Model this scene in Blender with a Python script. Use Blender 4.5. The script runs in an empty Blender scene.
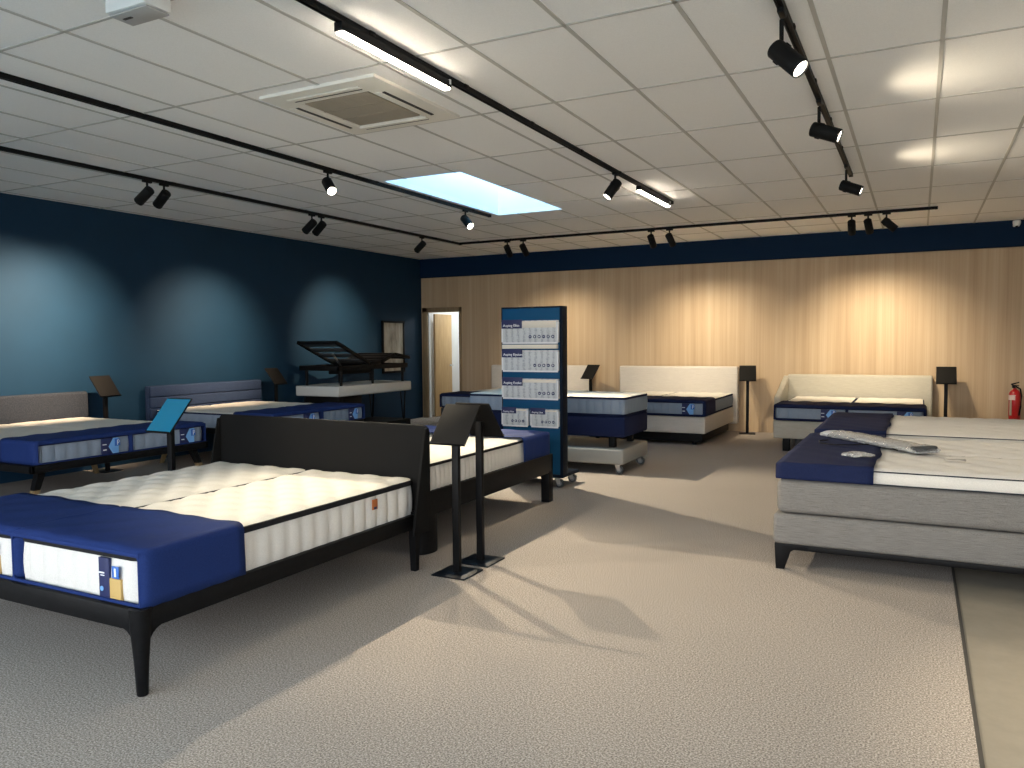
import bpy, bmesh, math, random
from mathutils import Vector, Matrix
random.seed(7)
PI = math.pi
C = bpy.context.scene.collection
SC = bpy.context.scene

# ------------------------------------------------------------------ materials
def nt(name):
    m = bpy.data.materials.new(name); m.use_nodes = True
    n = m.node_tree.nodes; return m, n, m.node_tree.links, n['Principled BSDF']

def plain(name, col, rough=.5, metal=0., spec=.5, coat=0.):
    m, n, l, b = nt(name)
    b.inputs['Base Color'].default_value = (*col, 1); b.inputs['Roughness'].default_value = rough
    b.inputs['Metallic'].default_value = metal; b.inputs['Specular IOR Level'].default_value = spec
    if coat: b.inputs['Coat Weight'].default_value = coat
    return m

def coords(n, l, scale=(1, 1, 1)):
    tc = n.new('ShaderNodeTexCoord'); mp = n.new('ShaderNodeMapping')
    mp.inputs['Scale'].default_value = scale
    l.new(tc.outputs['Object'], mp.inputs['Vector']); return mp.outputs['Vector']

def ramp(n, l, fac, stops):
    r = n.new('ShaderNodeValToRGB')
    while len(r.color_ramp.elements) < len(stops): r.color_ramp.elements.new(.5)
    for e, (p, c) in zip(r.color_ramp.elements, stops):
        e.position = p; e.color = (*c, 1)
    l.new(fac, r.inputs['Fac']); return r.outputs['Color']

def noise(n, l, vec, scale, detail=3, rough=.6):
    t = n.new('ShaderNodeTexNoise'); t.inputs['Scale'].default_value = scale
    t.inputs['Detail'].default_value = detail; t.inputs['Roughness'].default_value = rough
    l.new(vec, t.inputs['Vector']); return t.outputs['Fac']

def bump(n, l, b, h, strength=.3, dist=.01):
    p = n.new('ShaderNodeBump'); p.inputs['Strength'].default_value = strength
    p.inputs['Distance'].default_value = dist
    l.new(h, p.inputs['Height']); l.new(p.outputs['Normal'], b.inputs['Normal'])

def fabric(name, c0, c1, scale=140, rough=.95, bs=.35, stretch=(1, 1, 1), sheen=0.):
    m, n, l, b = nt(name); v = coords(n, l, stretch)
    f = noise(n, l, v, scale, 4, .7)
    l.new(ramp(n, l, f, [(.36, c0), (.64, c1)]), b.inputs['Base Color'])
    b.inputs['Roughness'].default_value = rough; b.inputs['Specular IOR Level'].default_value = .12
    if sheen: b.inputs['Sheen Weight'].default_value = sheen
    bump(n, l, b, f, bs, .004); return m

def weave(name, c0, c1):
    m, n, l, b = nt(name)
    fa = noise(n, l, coords(n, l, (1.6, 1.6, 42)), 6, 3, .6)
    fb = noise(n, l, coords(n, l, (60, 60, 60)), 4, 2, .6)
    mx = n.new('ShaderNodeMath'); mx.operation = 'ADD'; l.new(fa, mx.inputs[0]); l.new(fb, mx.inputs[1])
    hf = n.new('ShaderNodeMath'); hf.operation = 'MULTIPLY'; hf.inputs[1].default_value = .5; l.new(mx.outputs[0], hf.inputs[0])
    l.new(ramp(n, l, hf.outputs[0], [(.38, c0), (.62, c1)]), b.inputs['Base Color'])
    b.inputs['Roughness'].default_value = .95; b.inputs['Specular IOR Level'].default_value = .15
    bump(n, l, b, hf.outputs[0], .3, .003); return m

def carpet_mat():
    m, n, l, b = nt('carpet loop pile'); v = coords(n, l)
    f = noise(n, l, v, 130, 2, .7); g = noise(n, l, v, .9, 2, .5)
    c1 = ramp(n, l, f, [(.34, (.165, .140, .122)), (.50, (.35, .308, .272)), (.66, (.60, .54, .485))])
    c2 = ramp(n, l, g, [(.3, (.94, .94, .94)), (.7, (1, 1, 1))])
    mx = n.new('ShaderNodeMix'); mx.data_type = 'RGBA'; mx.blend_type = 'MULTIPLY'; mx.inputs['Factor'].default_value = 1
    l.new(c1, mx.inputs['A']); l.new(c2, mx.inputs['B'])
    l.new(mx.outputs['Result'], b.inputs['Base Color'])
    b.inputs['Roughness'].default_value = 1; b.inputs['Specular IOR Level'].default_value = .1
    bump(n, l, b, f, .22, .004); return m

def wood_mat():
    m, n, l, b = nt('pale oak laminate')
    v1 = coords(n, l, (9, 9, .16)); v2 = coords(n, l, (75, 75, .5)); v3 = coords(n, l, (2.4, 2.4, .02))
    f1 = noise(n, l, v1, 1.5, 4, .6); f2 = noise(n, l, v2, 1.0, 3, .6); f3 = noise(n, l, v3, 1.4, 1, .4)
    a = n.new('ShaderNodeMath'); a.operation = 'MULTIPLY_ADD'; a.inputs[1].default_value = .45
    l.new(f1, a.inputs[0])
    c = n.new('ShaderNodeMath'); c.operation = 'MULTIPLY'; c.inputs[1].default_value = .25; l.new(f2, c.inputs[0])
    l.new(c.outputs[0], a.inputs[2])
    d = n.new('ShaderNodeMath'); d.operation = 'MULTIPLY_ADD'; d.inputs[1].default_value = .30
    l.new(f3, d.inputs[0]); l.new(a.outputs[0], d.inputs[2])
    l.new(ramp(n, l, d.outputs[0], [(.36, (.40, .285, .175)), (.5, (.475, .35, .222)), (.64, (.545, .42, .28))]), b.inputs['Base Color'])
    b.inputs['Roughness'].default_value = .55; b.inputs['Specular IOR Level'].default_value = .3
    return m

def wall_paint(name, c, rough=.75):
    m, n, l, b = nt(name); v = coords(n, l)
    f = noise(n, l, v, 2.2, 3, .5)
    k = .88
    l.new(ramp(n, l, f, [(.3, tuple(x * k for x in c)), (.7, c)]), b.inputs['Base Color'])
    b.inputs['Roughness'].default_value = rough; b.inputs['Specular IOR Level'].default_value = .2
    bump(n, l, b, noise(n, l, v, 220, 2), .08, .002); return m

def tile_mat():
    m, n, l, b = nt('mineral ceiling tile'); v = coords(n, l)
    f = noise(n, l, v, 160, 3, .7)
    l.new(ramp(n, l, f, [(.3, (.86, .85, .84)), (.6, (.93, .92, .91))]), b.inputs['Base Color'])
    b.inputs['Roughness'].default_value = .95; b.inputs['Specular IOR Level'].default_value = .1
    return m

def glass_mat(name, tint, gloss=.06):
    m = bpy.data.materials.new(name); m.use_nodes = True; n = m.node_tree.nodes; l = m.node_tree.links; n.clear()
    o = n.new('ShaderNodeOutputMaterial'); t = n.new('ShaderNodeBsdfTransparent'); g = n.new('ShaderNodeBsdfGlossy')
    g.inputs['Roughness'].default_value = .03; t.inputs['Color'].default_value = (*tint, 1)
    x = n.new('ShaderNodeMixShader'); x.inputs['Fac'].default_value = gloss
    l.new(t.outputs[0], x.inputs[1]); l.new(g.outputs[0], x.inputs[2]); l.new(x.outputs[0], o.inputs['Surface']); return m

def plastic_wrap():
    m = bpy.data.materials.new('clear plastic wrap'); m.use_nodes = True; n = m.node_tree.nodes; l = m.node_tree.links; n.clear()
    o = n.new('ShaderNodeOutputMaterial'); t = n.new('ShaderNodeBsdfTransparent'); g = n.new('ShaderNodeBsdfGlossy'); d = n.new('ShaderNodeBsdfDiffuse')
    g.inputs['Roughness'].default_value = .12; d.inputs['Color'].default_value = (.7, .72, .74, 1)
    v = coords(n, l); f = noise(n, l, v, 22, 4, .7)
    p = n.new('ShaderNodeBump'); p.inputs['Strength'].default_value = .9; p.inputs['Distance'].default_value = .03
    l.new(f, p.inputs['Height']); l.new(p.outputs[0], g.inputs['Normal'])
    x = n.new('ShaderNodeMixShader'); x.inputs['Fac'].default_value = .38
    y = n.new('ShaderNodeMixShader'); y.inputs['Fac'].default_value = .22
    l.new(t.outputs[0], x.inputs[1]); l.new(g.outputs[0], x.inputs[2])
    l.new(x.outputs[0], y.inputs[1]); l.new(d.outputs[0], y.inputs[2]); l.new(y.outputs[0], o.inputs['Surface']); return m

def emit(name, col, s):
    m = bpy.data.materials.new(name); m.use_nodes = True; n = m.node_tree.nodes; l = m.node_tree.links; n.clear()
    o = n.new('ShaderNodeOutputMaterial'); e = n.new('ShaderNodeEmission')
    e.inputs['Color'].default_value = (*col, 1); e.inputs['Strength'].default_value = s
    l.new(e.outputs[0], o.inputs['Surface']); return m

def painting_mat():
    m, n, l, b = nt('muted abstract canvas'); v = coords(n, l, (1, 3.2, .9))
    f = noise(n, l, v, 2.4, 4, .6)
    l.new(ramp(n, l, f, [(.3, (.16, .13, .09)), (.5, (.36, .32, .24)), (.7, (.5, .47, .38))]), b.inputs['Base Color'])
    b.inputs['Roughness'].default_value = .5; return m

def sample_mat():
    m, n, l, b = nt('grey quilted sample cloth'); v = coords(n, l)
    w = n.new('ShaderNodeTexWave'); w.wave_type = 'BANDS'; w.bands_direction = 'X'; w.inputs['Scale'].default_value = 4.6
    w.inputs['Distortion'].default_value = 1.5; w.inputs['Detail'].default_value = 2; l.new(v, w.inputs['Vector'])
    f = noise(n, l, v, 60, 3)
    a = n.new('ShaderNodeMath'); a.operation = 'MULTIPLY_ADD'; a.inputs[1].default_value = .35; l.new(w.outputs['Fac'], a.inputs[0]); l.new(f, a.inputs[2])
    l.new(ramp(n, l, a.outputs[0], [(.35, (.27, .30, .33)), (.7, (.48, .51, .53))]), b.inputs['Base Color'])
    b.inputs['Roughness'].default_value = .9; bump(n, l, b, a.outputs[0], .5, .01); return m

M = {}
M['carpet'] = carpet_mat()
M['wood'] = wood_mat()
M['tile'] = tile_mat()
M['tee'] = plain('painted ceiling tee bar', (.50, .485, .46), .6)
M['blue_wall'] = wall_paint('deep teal blue wall paint', (.006, .031, .066), .65)
M['navy_band'] = plain('navy fascia paint', (.003, .018, .050), .7, 0, .12)
M['white_wall'] = wall_paint('white wall paint', (.74, .74, .72))
M['vinyl'] = fabric('smooth taupe vinyl floor', (.25, .225, .185), (.28, .25, .205), 6, .45, .02)
M['edge'] = plain('dark carpet edging', (.05, .045, .04), .6)
M['black'] = plain('matt black lacquer', (.007, .0072, .0075), .55, 0, .12)
M['black_wood'] = fabric('black stained wood', (.004, .004, .0045), (.007, .007, .0075), 30, .5, .05, (1, 1, 1))
M['graphite'] = plain('graphite headboard panel', (.009, .0088, .0085), .7, 0, .05)
M['black_metal'] = plain('black powder coated steel', (.006, .006, .0065), .5, .0, .12)
M['panel_black'] = plain('satin black display sheet', (.013, .0125, .012), .7, 0, .06)
M['blue_print'] = plain('blue printed card', (.012, .17, .30), .3)
M['base_plate'] = plain('glossy black base plate', (.006, .008, .012), .45, 0, .08)
M['cream_side'] = fabric('cream quilted border', (.60, .575, .53), (.71, .685, .64), 240, .9, .3)
M['cream_top'] = fabric('cream knitted ticking', (.63, .60, .535), (.73, .70, .635), 200, .9, .25)
M['white_side'] = fabric('white quilted border', (.66, .68, .70), (.76, .78, .80), 240, .9, .3)
M['grey_side'] = fabric('pale grey blue quilted border', (.19, .235, .30), (.27, .32, .39), 240, .9, .3)
M['grey_top'] = fabric('pale grey ticking', (.55, .535, .51), (.66, .645, .62), 200, .9, .25)
M['tape_black'] = fabric('black binding tape', (.012, .012, .014), (.02, .02, .022), 200, .8, .2)
M['tape_navy'] = fabric('navy binding tape', (.006, .010, .035), (.010, .016, .05), 200, .8, .2)
M['navy'] = fabric('navy stretch cloth', (.010, .024, .105), (.015, .034, .140), 180, .75, .15)
M['navy_dark'] = fabric('dark navy cloth', (.008, .013, .045), (.012, .019, .062), 180, .8, .15)
M['label_navy'] = plain('woven navy label', (.008, .014, .075), .6)
M['label_blue'] = plain('bright blue label', (.03, .13, .46), .5)
M['label_pale'] = plain('pale blue label', (.16, .38, .72), .5)
M['label_white'] = plain('white woven label', (.75, .77, .8), .7)
M['gold'] = plain('tan fabric strip', (.50, .33, .11), .6)
M['orange'] = plain('rust orange fabric tag', (.42, .12, .03), .7)
M['grey_uph'] = fabric('charcoal felt upholstery', (.018, .022, .030), (.042, .048, .060), 90, .95, .4)
M['blue_uph'] = fabric('slate blue upholstery', (.020, .033, .070), (.033, .052, .100), 120, .9, .3)
M['beige_uph'] = weave('cream bouclé upholstery', (.50, .46, .41), (.60, .56, .505))
M['sand_uph'] = weave('sand linen upholstery', (.38, .355, .29), (.49, .46, .39))
M['box_uph'] = weave('light taupe box upholstery', (.40, .385, .355), (.51, .49, .455))
M['grey_linen'] = weave('grey melange linen', (.130, .123, .113), (.235, .224, .206))
M['leaf'] = fabric('beech door leaf', (.47, .31, .15), (.56, .385, .20), 5, .5, .03, (6, 6, .5))
M['frame_tan'] = fabric('oak door frame', (.25, .18, .105), (.31, .23, .14), 5, .5, .03, (6, 6, .5))
M['steel'] = plain('brushed steel', (.5, .5, .5), .3, 1)
M['trolley'] = plain('light grey trolley laminate', (.29, .29, .27), .5)
M['slab'] = plain('white display slab', (.60, .61, .58), .45)
M['rubber'] = plain('grey castor rubber', (.05, .053, .056), .6)
M['castor'] = plain('grey plastic castor rim', (.22, .24, .26), .3)
M['rack_blue'] = plain('petrol blue display board', (.005, .062, .145), .6, 0, .15)
M['rack_edge'] = plain('dark navy display edge', (.003, .007, .016), .6, 0, .1)
M['sample'] = sample_mat()
M['sample_pale'] = plain('cream sample strip', (.62, .585, .50), .8)
M['acrylic'] = plain('white sample holder', (.62, .64, .66), .35)
M['ac'] = plain('cream white plastic', (.80, .77, .70), .45)
M['ac_grille'] = plain('grey beige intake grille', (.34, .29, .225), .6)
M['dark_slot'] = plain('dark slot', (.03, .028, .026), .7)
M['white_plastic'] = plain('white plastic', (.72, .72, .71), .4)
M['grey_plastic'] = plain('grey plastic', (.40, .39, .38), .5)
M['red'] = plain('red enamel', (.42, .006, .008), .3, 0, .5, .4)
M['red_label'] = plain('white safety label', (.7, .55, .5), .6)
M['glass_front'] = glass_mat('tinted shopfront glass', (.84, .78, .72))
M['glass_sky'] = glass_mat('skylight acrylic', (.86, .93, .97), .04)
M['shaft'] = plain('white skylight shaft board', (.88, .90, .91), .8)
M['alu'] = plain('anthracite aluminium', (.03, .03, .033), .4, .6)
M['lens'] = emit('warm lamp lens', (1, .90, .74), 9)
M['tube'] = emit('linear diffuser glow', (1, .88, .70), 30)
M['wrap'] = plastic_wrap()
M['roll'] = fabric('grey foam roll', (.36, .37, .38), (.46, .47, .48), 60, .8, .3)
M['canvas'] = painting_mat()
M['brown_tip'] = plain('bronze leg tip', (.20, .14, .07), .4)
M['ground'] = plain('outside paving', (.74, .73, .71), .9)

# ------------------------------------------------------------------ geometry helper
class G:
    def __init__(s): s.bm = bmesh.new()
    def _merge(s, b, mat=None):
        if mat is not None: bmesh.ops.transform(b, matrix=mat, verts=b.verts)
        me = bpy.data.meshes.new('t'); b.to_mesh(me); b.free(); s.bm.from_mesh(me); bpy.data.meshes.remove(me); return s
    def box(s, x0, x1, y0, y1, z0, z1, bev=0., seg=2, mat=None):
        b = bmesh.new(); bmesh.ops.create_cube(b, size=1)
        sx, sy, sz = x1 - x0, y1 - y0, z1 - z0
        for v in b.verts: v.co = Vector(((v.co.x + .5) * sx + x0, (v.co.y + .5) * sy + y0, (v.co.z + .5) * sz + z0))
        if bev:
            bmesh.ops.bevel(b, geom=list(b.edges), offset=min(bev, .49 * min(abs(sx), abs(sy), abs(sz))), segments=seg, profile=.5, affect='EDGES')
        return s._merge(b, mat)
    def cyl(s, p, q, r, r2=None, n=20, cap=True, bev=0.):
        p, q = Vector(p), Vector(q); d = q - p; b = bmesh.new()
        bmesh.ops.create_cone(b, cap_ends=cap, cap_tris=False, segments=n, radius1=r, radius2=r if r2 is None else r2, depth=d.length)
        if bev:
            es = [e for e in b.edges if abs(e.verts[0].co.z - e.verts[1].co.z) < 1e-6]
            bmesh.ops.bevel(b, geom=es, offset=bev, segments=2, profile=.5, affect='EDGES')
        m = Matrix.Translation((p + q) / 2) @ d.to_track_quat('Z', 'Y').to_matrix().to_4x4()
        return s._merge(b, m)
    def prism(s, poly, axis, a0, a1, bev=0., seg=2):
        # poly in the two other axes (cyclic order kept): x->(y,z) y->(x,z) z->(x,y)
        b = bmesh.new()
        def P(u, v, a): return {'x': (a, u, v), 'y': (u, a, v), 'z': (u, v, a)}[axis]
        lo = [b.verts.new(P(u, v, a0)) for u, v in poly]; hi = [b.verts.new(P(u, v, a1)) for u, v in poly]
        n = len(poly); b.faces.new(lo); b.faces.new(hi[::-1])
        for i in range(n): b.faces.new((lo[i], hi[i], hi[(i + 1) % n], lo[(i + 1) % n]))
        bmesh.ops.recalc_face_normals(b, faces=b.faces)
        if bev: bmesh.ops.bevel(b, geom=list(b.edges), offset=bev, segments=seg, profile=.5, affect='EDGES')
        return s._merge(b)
    def tube(s, pts, r, n=8):
        pts = [Vector(p) for p in pts]; b = bmesh.new(); rings = []
        up = Vector((0, 0, 1))
        for i, p in enumerate(pts):
            t = (pts[min(i + 1, len(pts) - 1)] - pts[max(i - 1, 0)]).normalized()
            a = t.cross(up); a = a.normalized() if a.length > 1e-4 else Vector((1, 0, 0)); c = a.cross(t)
            rings.append([b.verts.new(p + r * (math.cos(2 * PI * k / n) * a + math.sin(2 * PI * k / n) * c)) for k in range(n)])
        for A, B in zip(rings, rings[1:]):
            for k in range(n): b.faces.new((A[k], A[(k + 1) % n], B[(k + 1) % n], B[k]))
        b.faces.new(rings[0][::-1]); b.faces.new(rings[-1])
        return s._merge(b)
    def lathe(s, prof, c, n=24):
        b = bmesh.new(); rings = []
        for r, z in prof: rings.append([b.verts.new((c[0] + r * math.cos(2 * PI * k / n), c[1] + r * math.sin(2 * PI * k / n), c[2] + z)) for k in range(n)])
        for A, B in zip(rings, rings[1:]):
            for k in range(n): b.faces.new((A[k], A[(k + 1) % n], B[(k + 1) % n], B[k]))
        b.faces.new(rings[0][::-1]); b.faces.new(rings[-1])
        return s._merge(b)
    def loft(s, sections, closed_path=False, closed_prof=False, caps=False):
        b = bmesh.new(); R = [[b.verts.new(p) for p in sec] for sec in sections]
        m = len(R[0]); N = len(R)
        for i in range(N if closed_path else N - 1):
            A, B = R[i], R[(i + 1) % N]
            for k in range(m if closed_prof else m - 1): b.faces.new((A[k], A[(k + 1) % m], B[(k + 1) % m], B[k]))
        if caps: b.faces.new(R[0][::-1]); b.faces.new(R[-1])
        bmesh.ops.recalc_face_normals(b, faces=b.faces)
        return s._merge(b)
    def poly(s, pts):
        b = bmesh.new(); b.faces.new([b.verts.new(p) for p in pts]); return s._merge(b)
    def obj(s, name, mat, parent=None, smooth=True, world=True, solid=0.):
        me = bpy.data.meshes.new(name)
        if parent is not None and world: bmesh.ops.translate(s.bm, vec=-Vector(wloc(parent)), verts=s.bm.verts)
        s.bm.to_mesh(me); s.bm.free()
        if smooth:
            me.polygons.foreach_set('use_smooth', [True] * len(me.polygons)); me.set_sharp_from_angle(angle=math.radians(38))
        me.materials.append(mat)
        o = bpy.data.objects.new(name, me); C.objects.link(o)
        if parent is not None: o.parent = parent
        if solid:
            md = o.modifiers.new('thickness', 'SOLIDIFY'); md.thickness = solid; md.offset = 1
        return o

def wloc(o):
    v = Vector((0, 0, 0))
    while o is not None: v = v + o.location; o = o.parent
    return v

def thing(name, label, cat, loc=(0, 0, 0), rot=0., group=None):
    o = bpy.data.objects.new(name, None); C.objects.link(o); o.empty_display_size = .1
    o.location = loc; o.rotation_euler = (0, 0, rot); o['label'] = label; o['category'] = cat
    if group: o['group'] = group
    return o

def tag(o, label, cat, group=None):
    o['label'] = label; o['category'] = cat
    if group: o['group'] = group
    return o

def struct(o): o['kind'] = 'structure'; return o

def dup(src, label, loc, rot=0., group=None):
    r = src.copy(); C.objects.link(r); r.location = loc; r.rotation_euler = (0, 0, rot); r['label'] = label
    if group: r['group'] = group
    for ch in list(src.children):
        c = ch.copy(); C.objects.link(c); c.parent = r
        for g in list(ch.children):
            d = g.copy(); C.objects.link(d); d.parent = c
    return r

def text_mesh(s, size, mat, name, parent, loc, rot, ax='LEFT', shear=0.):
    cu = bpy.data.curves.new('lettering', 'FONT'); cu.body = s; cu.size = size; cu.extrude = .0012; cu.align_x = ax; cu.align_y = 'CENTER'
    o = bpy.data.objects.new('lettering', cu); C.objects.link(o)
    dg = bpy.context.evaluated_depsgraph_get(); me = bpy.data.meshes.new_from_object(o.evaluated_get(dg))
    bpy.data.objects.remove(o); me.name = name; me.materials.clear(); me.materials.append(mat)
    t = bpy.data.objects.new(name, me); C.objects.link(t); t.parent = parent; t.location = loc; t.rotation_euler = rot
    return t

# ------------------------------------------------------------------ room shell
XL, XR, YB, YF, H = -9.0, 2.6, 13.4, -1.6, 3.21
SX0, SX1, SY0, SY1 = -4.99, -4.06, 6.76, 9.29          # skylight opening
struct(G().box(XL - .2, .22, YF - .2, YB + 2.6, -.12, 0).obj('floor', M['carpet'], smooth=False))
struct(G().box(.236, XR + .2, YF - .2, YB + .2, -.12, -.004).obj('floor_vinyl', M['vinyl'], smooth=False))
struct(G().box(.22, .236, YF, YB, -.1, .001).obj('trim_1', M['edge'], smooth=False))
g = G()
g.box(XL - .2, SX0, YF - .2, YB + .2, H, H + .06); g.box(SX1, XR + .2, YF - .2, YB + .2, H, H + .06)
g.box(SX0, SX1, YF - .2, SY0, H, H + .06); g.box(SX0, SX1, SY1, YB + .2, H, H + .06)
struct(g.obj('ceiling', M['tile'], smooth=False))
# tee bars of the ceiling grid
g = G(); bw = .012
PX, PY, OX, OY = .6, 1.209, -1.709, 2.733
def bar(x0, x1, y0, y1): g.box(x0, x1, y0, y1, H - .004, H + .002)
i = math.ceil((XL - OX) / PX)
while OX + i * PX < XR:
    x = OX + i * PX
    if SX0 < x < SX1: bar(x - bw, x + bw, YF, SY0); bar(x - bw, x + bw, SY1, YB)
    else: bar(x - bw, x + bw, YF, YB)
    i += 1
j = math.ceil((YF - OY) / PY)
while OY + j * PY < YB:
    y = OY + j * PY
    if SY0 < y < SY1: bar(XL, SX0, y - bw * .8, y + bw * .8); bar(SX1, XR, y - bw * .8, y + bw * .8)
    else: bar(XL, XR, y - bw * .8, y + bw * .8)
    j += 1
struct(g.obj('trim_2', M['tee'], smooth=False))
# skylight shaft and pane
sh = .75
g = G()
g.box(SX0 - .05, SX0, SY0 - .05, SY1 + .05, H + .06, H + sh); g.box(SX1, SX1 + .05, SY0 - .05, SY1 + .05, H + .06, H + sh)
g.box(SX0, SX1, SY0 - .05, SY0, H + .06, H + sh); g.box(SX0, SX1, SY1, SY1 + .05, H + .06, H + sh)
struct(g.obj('trim_3', M['shaft'], smooth=False))
w = struct(G().box(SX0 - .05, SX1 + .05, SY0 - .05, SY1 + .05, H + sh, H + sh + .02).obj('window_1', M['glass_sky'], smooth=False))
# left wall, right wall
struct(G().box(XL - .2, XL, YF - .2, YB + .2, 0, H).obj('wall_left', M['blue_wall'], smooth=False))
struct(G().box(XR, XR + .2, YF - .2, YB + .2, 0, H).obj('wall_right', M['white_wall'], smooth=False))  # unseen wall, made white to bounce spot light onto the ceiling
# back wall: oak panel to 2.83 with a doorway, navy band above
DX0, DX1, DZ = -8.85, -8.10, 2.14
g = G(); PZ = 2.83
g.box(XL, DX0, YB, YB + .12, 0, PZ); g.box(DX1, XR, YB, YB + .12, 0, PZ); g.box(DX0, DX1, YB, YB + .12, DZ, PZ)
struct(g.obj('wall_back', M['wood'], smooth=False))
struct(G().box(XL, XR, YB - .03, YB + .12, PZ, H).obj('wall_back_band', M['navy_band'], smooth=False))
struct(G().box(XL, XR, YB - .036, YB - .03, PZ, PZ + .012).obj('trim_4', M['rack_edge'], smooth=False))
# room behind the doorway
g = G(); g.box(XL - .1, -7.2, 15.6, 15.7, 0, 2.8); g.box(-7.2, -7.1, YB + .12, 15.7, 0, 2.8); g.box(XL - .2, XL - .1, YB + .12, 15.7, 0, 2.8)
struct(g.obj('wall_rear_room', M['white_wall'], smooth=False))
struct(G().box(XL - .2, -7.1, YB + .12, 15.7, 2.8, 2.9).obj('ceiling_rear_room', M['white_wall'], smooth=False))
# door frame + leaf
d = bpy.data.objects.new('door_1', None); C.objects.link(d); d.location = (DX0, YB, 0); d['kind'] = 'structure'; d['label'] = 'open beech door in oak frame in the wood panelled wall'
g = G(); g.box(DX0 - .11, DX0, YB - .03, YB + .13, 0, DZ + .09, .004); g.box(DX1, DX1 + .05, YB - .03, YB + .13, 0, DZ + .09, .004); g.box(DX0 - .11, DX1 + .05, YB - .03, YB + .13, DZ, DZ + .09, .004)
g.obj('door_frame', M['frame_tan'], d)
g = G(); g.box(DX0, DX0 + .012, YB + .02, YB + .1, 0, DZ); g.obj('jamb_seal', M['white_plastic'], d)
lf = G().box(DX0 + .03, DX0 + .07, YB + .16, YB + .80, .01, DZ - .03, .003).obj('leaf', M['leaf'], d)
g = G(); g.cyl((DX0 + .07, YB + .74, 1.05), (DX0 + .13, YB + .74, 1.05), .011); g.tube([(DX0 + .13, YB + .74, 1.05), (DX0 + .13, YB + .62, 1.05)], .011)
g.cyl((DX0 + .07, YB + .74, 1.05), (DX0 + .078, YB + .74, 1.05), .026); g.obj('door_handle', M['steel'], lf)
# shopfront glazing behind the camera: sill, posts, panes
g = G(); g.box(XL, XR, YF - .15, YF, 0, .25); g.box(XL, XR, YF - .15, YF, 3.05, H)
xs = [-7.9, -5.3, -2.7, 0., XR]
g.box(XL - .2, -7.9, YF - .15, YF, .25, 3.05)
for x in xs: g.box(x - .06, x + .06, YF - .13, YF - .02, .25, 3.05)
struct(g.obj('wall_front', M['alu'], smooth=False))
for k, (a, b) in enumerate(zip(xs, xs[1:])):
    struct(G().box(a + .06, b - .06, YF - .085, YF - .07, .25, 3.05).obj('window_%d' % (k + 2), M['glass_front'], smooth=False))
struct(G().box(-30, 25, -30, YF - .2, -.14, -.06).obj('ground', M['ground'], smooth=False))

# rear room: little grey cabinet with a dark box on top
t = thing('cabinet', 'small grey cabinet standing in the white room beyond the open door', 'cabinet', (-8.15, 15.1, 0))
G().box(-8.45, -7.85, 14.9, 15.35, 0, .62, .01).obj('body', M['grey_plastic'], t)
G().box(-8.43, -7.87, 14.885, 14.9, .05, .58, .006).obj('door', M['white_plastic'], t)
tag(G().box(-8.33, -8.13, 15.02, 15.2, .62, .92, .02).obj('bin', M['rack_edge']), 'dark box standing on the grey cabinet beyond the door', 'box')

# ------------------------------------------------------------------ mattress / cover builders (local: +X from foot to head, width along Y, z up)
def rrect(L, W, r, step, x0=0.):
    """perimeter points (x, y, nx, ny) of a rounded rectangle x0..x0+L, -W/2..W/2"""
    out = []
    def seg(a, b, nx, ny):
        n = max(1, round((Vector(b) - Vector(a)).length / step))
        for i in range(n): out.append((a[0] + (b[0] - a[0]) * i / n, a[1] + (b[1] - a[1]) * i / n, nx, ny))
    def arc(cx, cy, a0):
        for i in range(6):
            t = a0 + PI / 2 * i / 6; out.append((cx + r * math.cos(t), cy + r * math.sin(t), math.cos(t), math.sin(t)))
    x1 = x0 + L; h = W / 2
    seg((x0, h - r), (x0, -h + r), -1, 0); arc(x0 + r, -h + r, PI)
    seg((x0 + r, -h), (x1 - r, -h), 0, -1); arc(x1 - r, -h + r, 1.5 * PI)
    seg((x1, -h + r), (x1, h - r), 1, 0); arc(x1 - r, h - r, 0)
    seg((x1 - r, h), (x0 + r, h), 0, 1); arc(x0 + r, h - r, .5 * PI)
    return out

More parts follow.
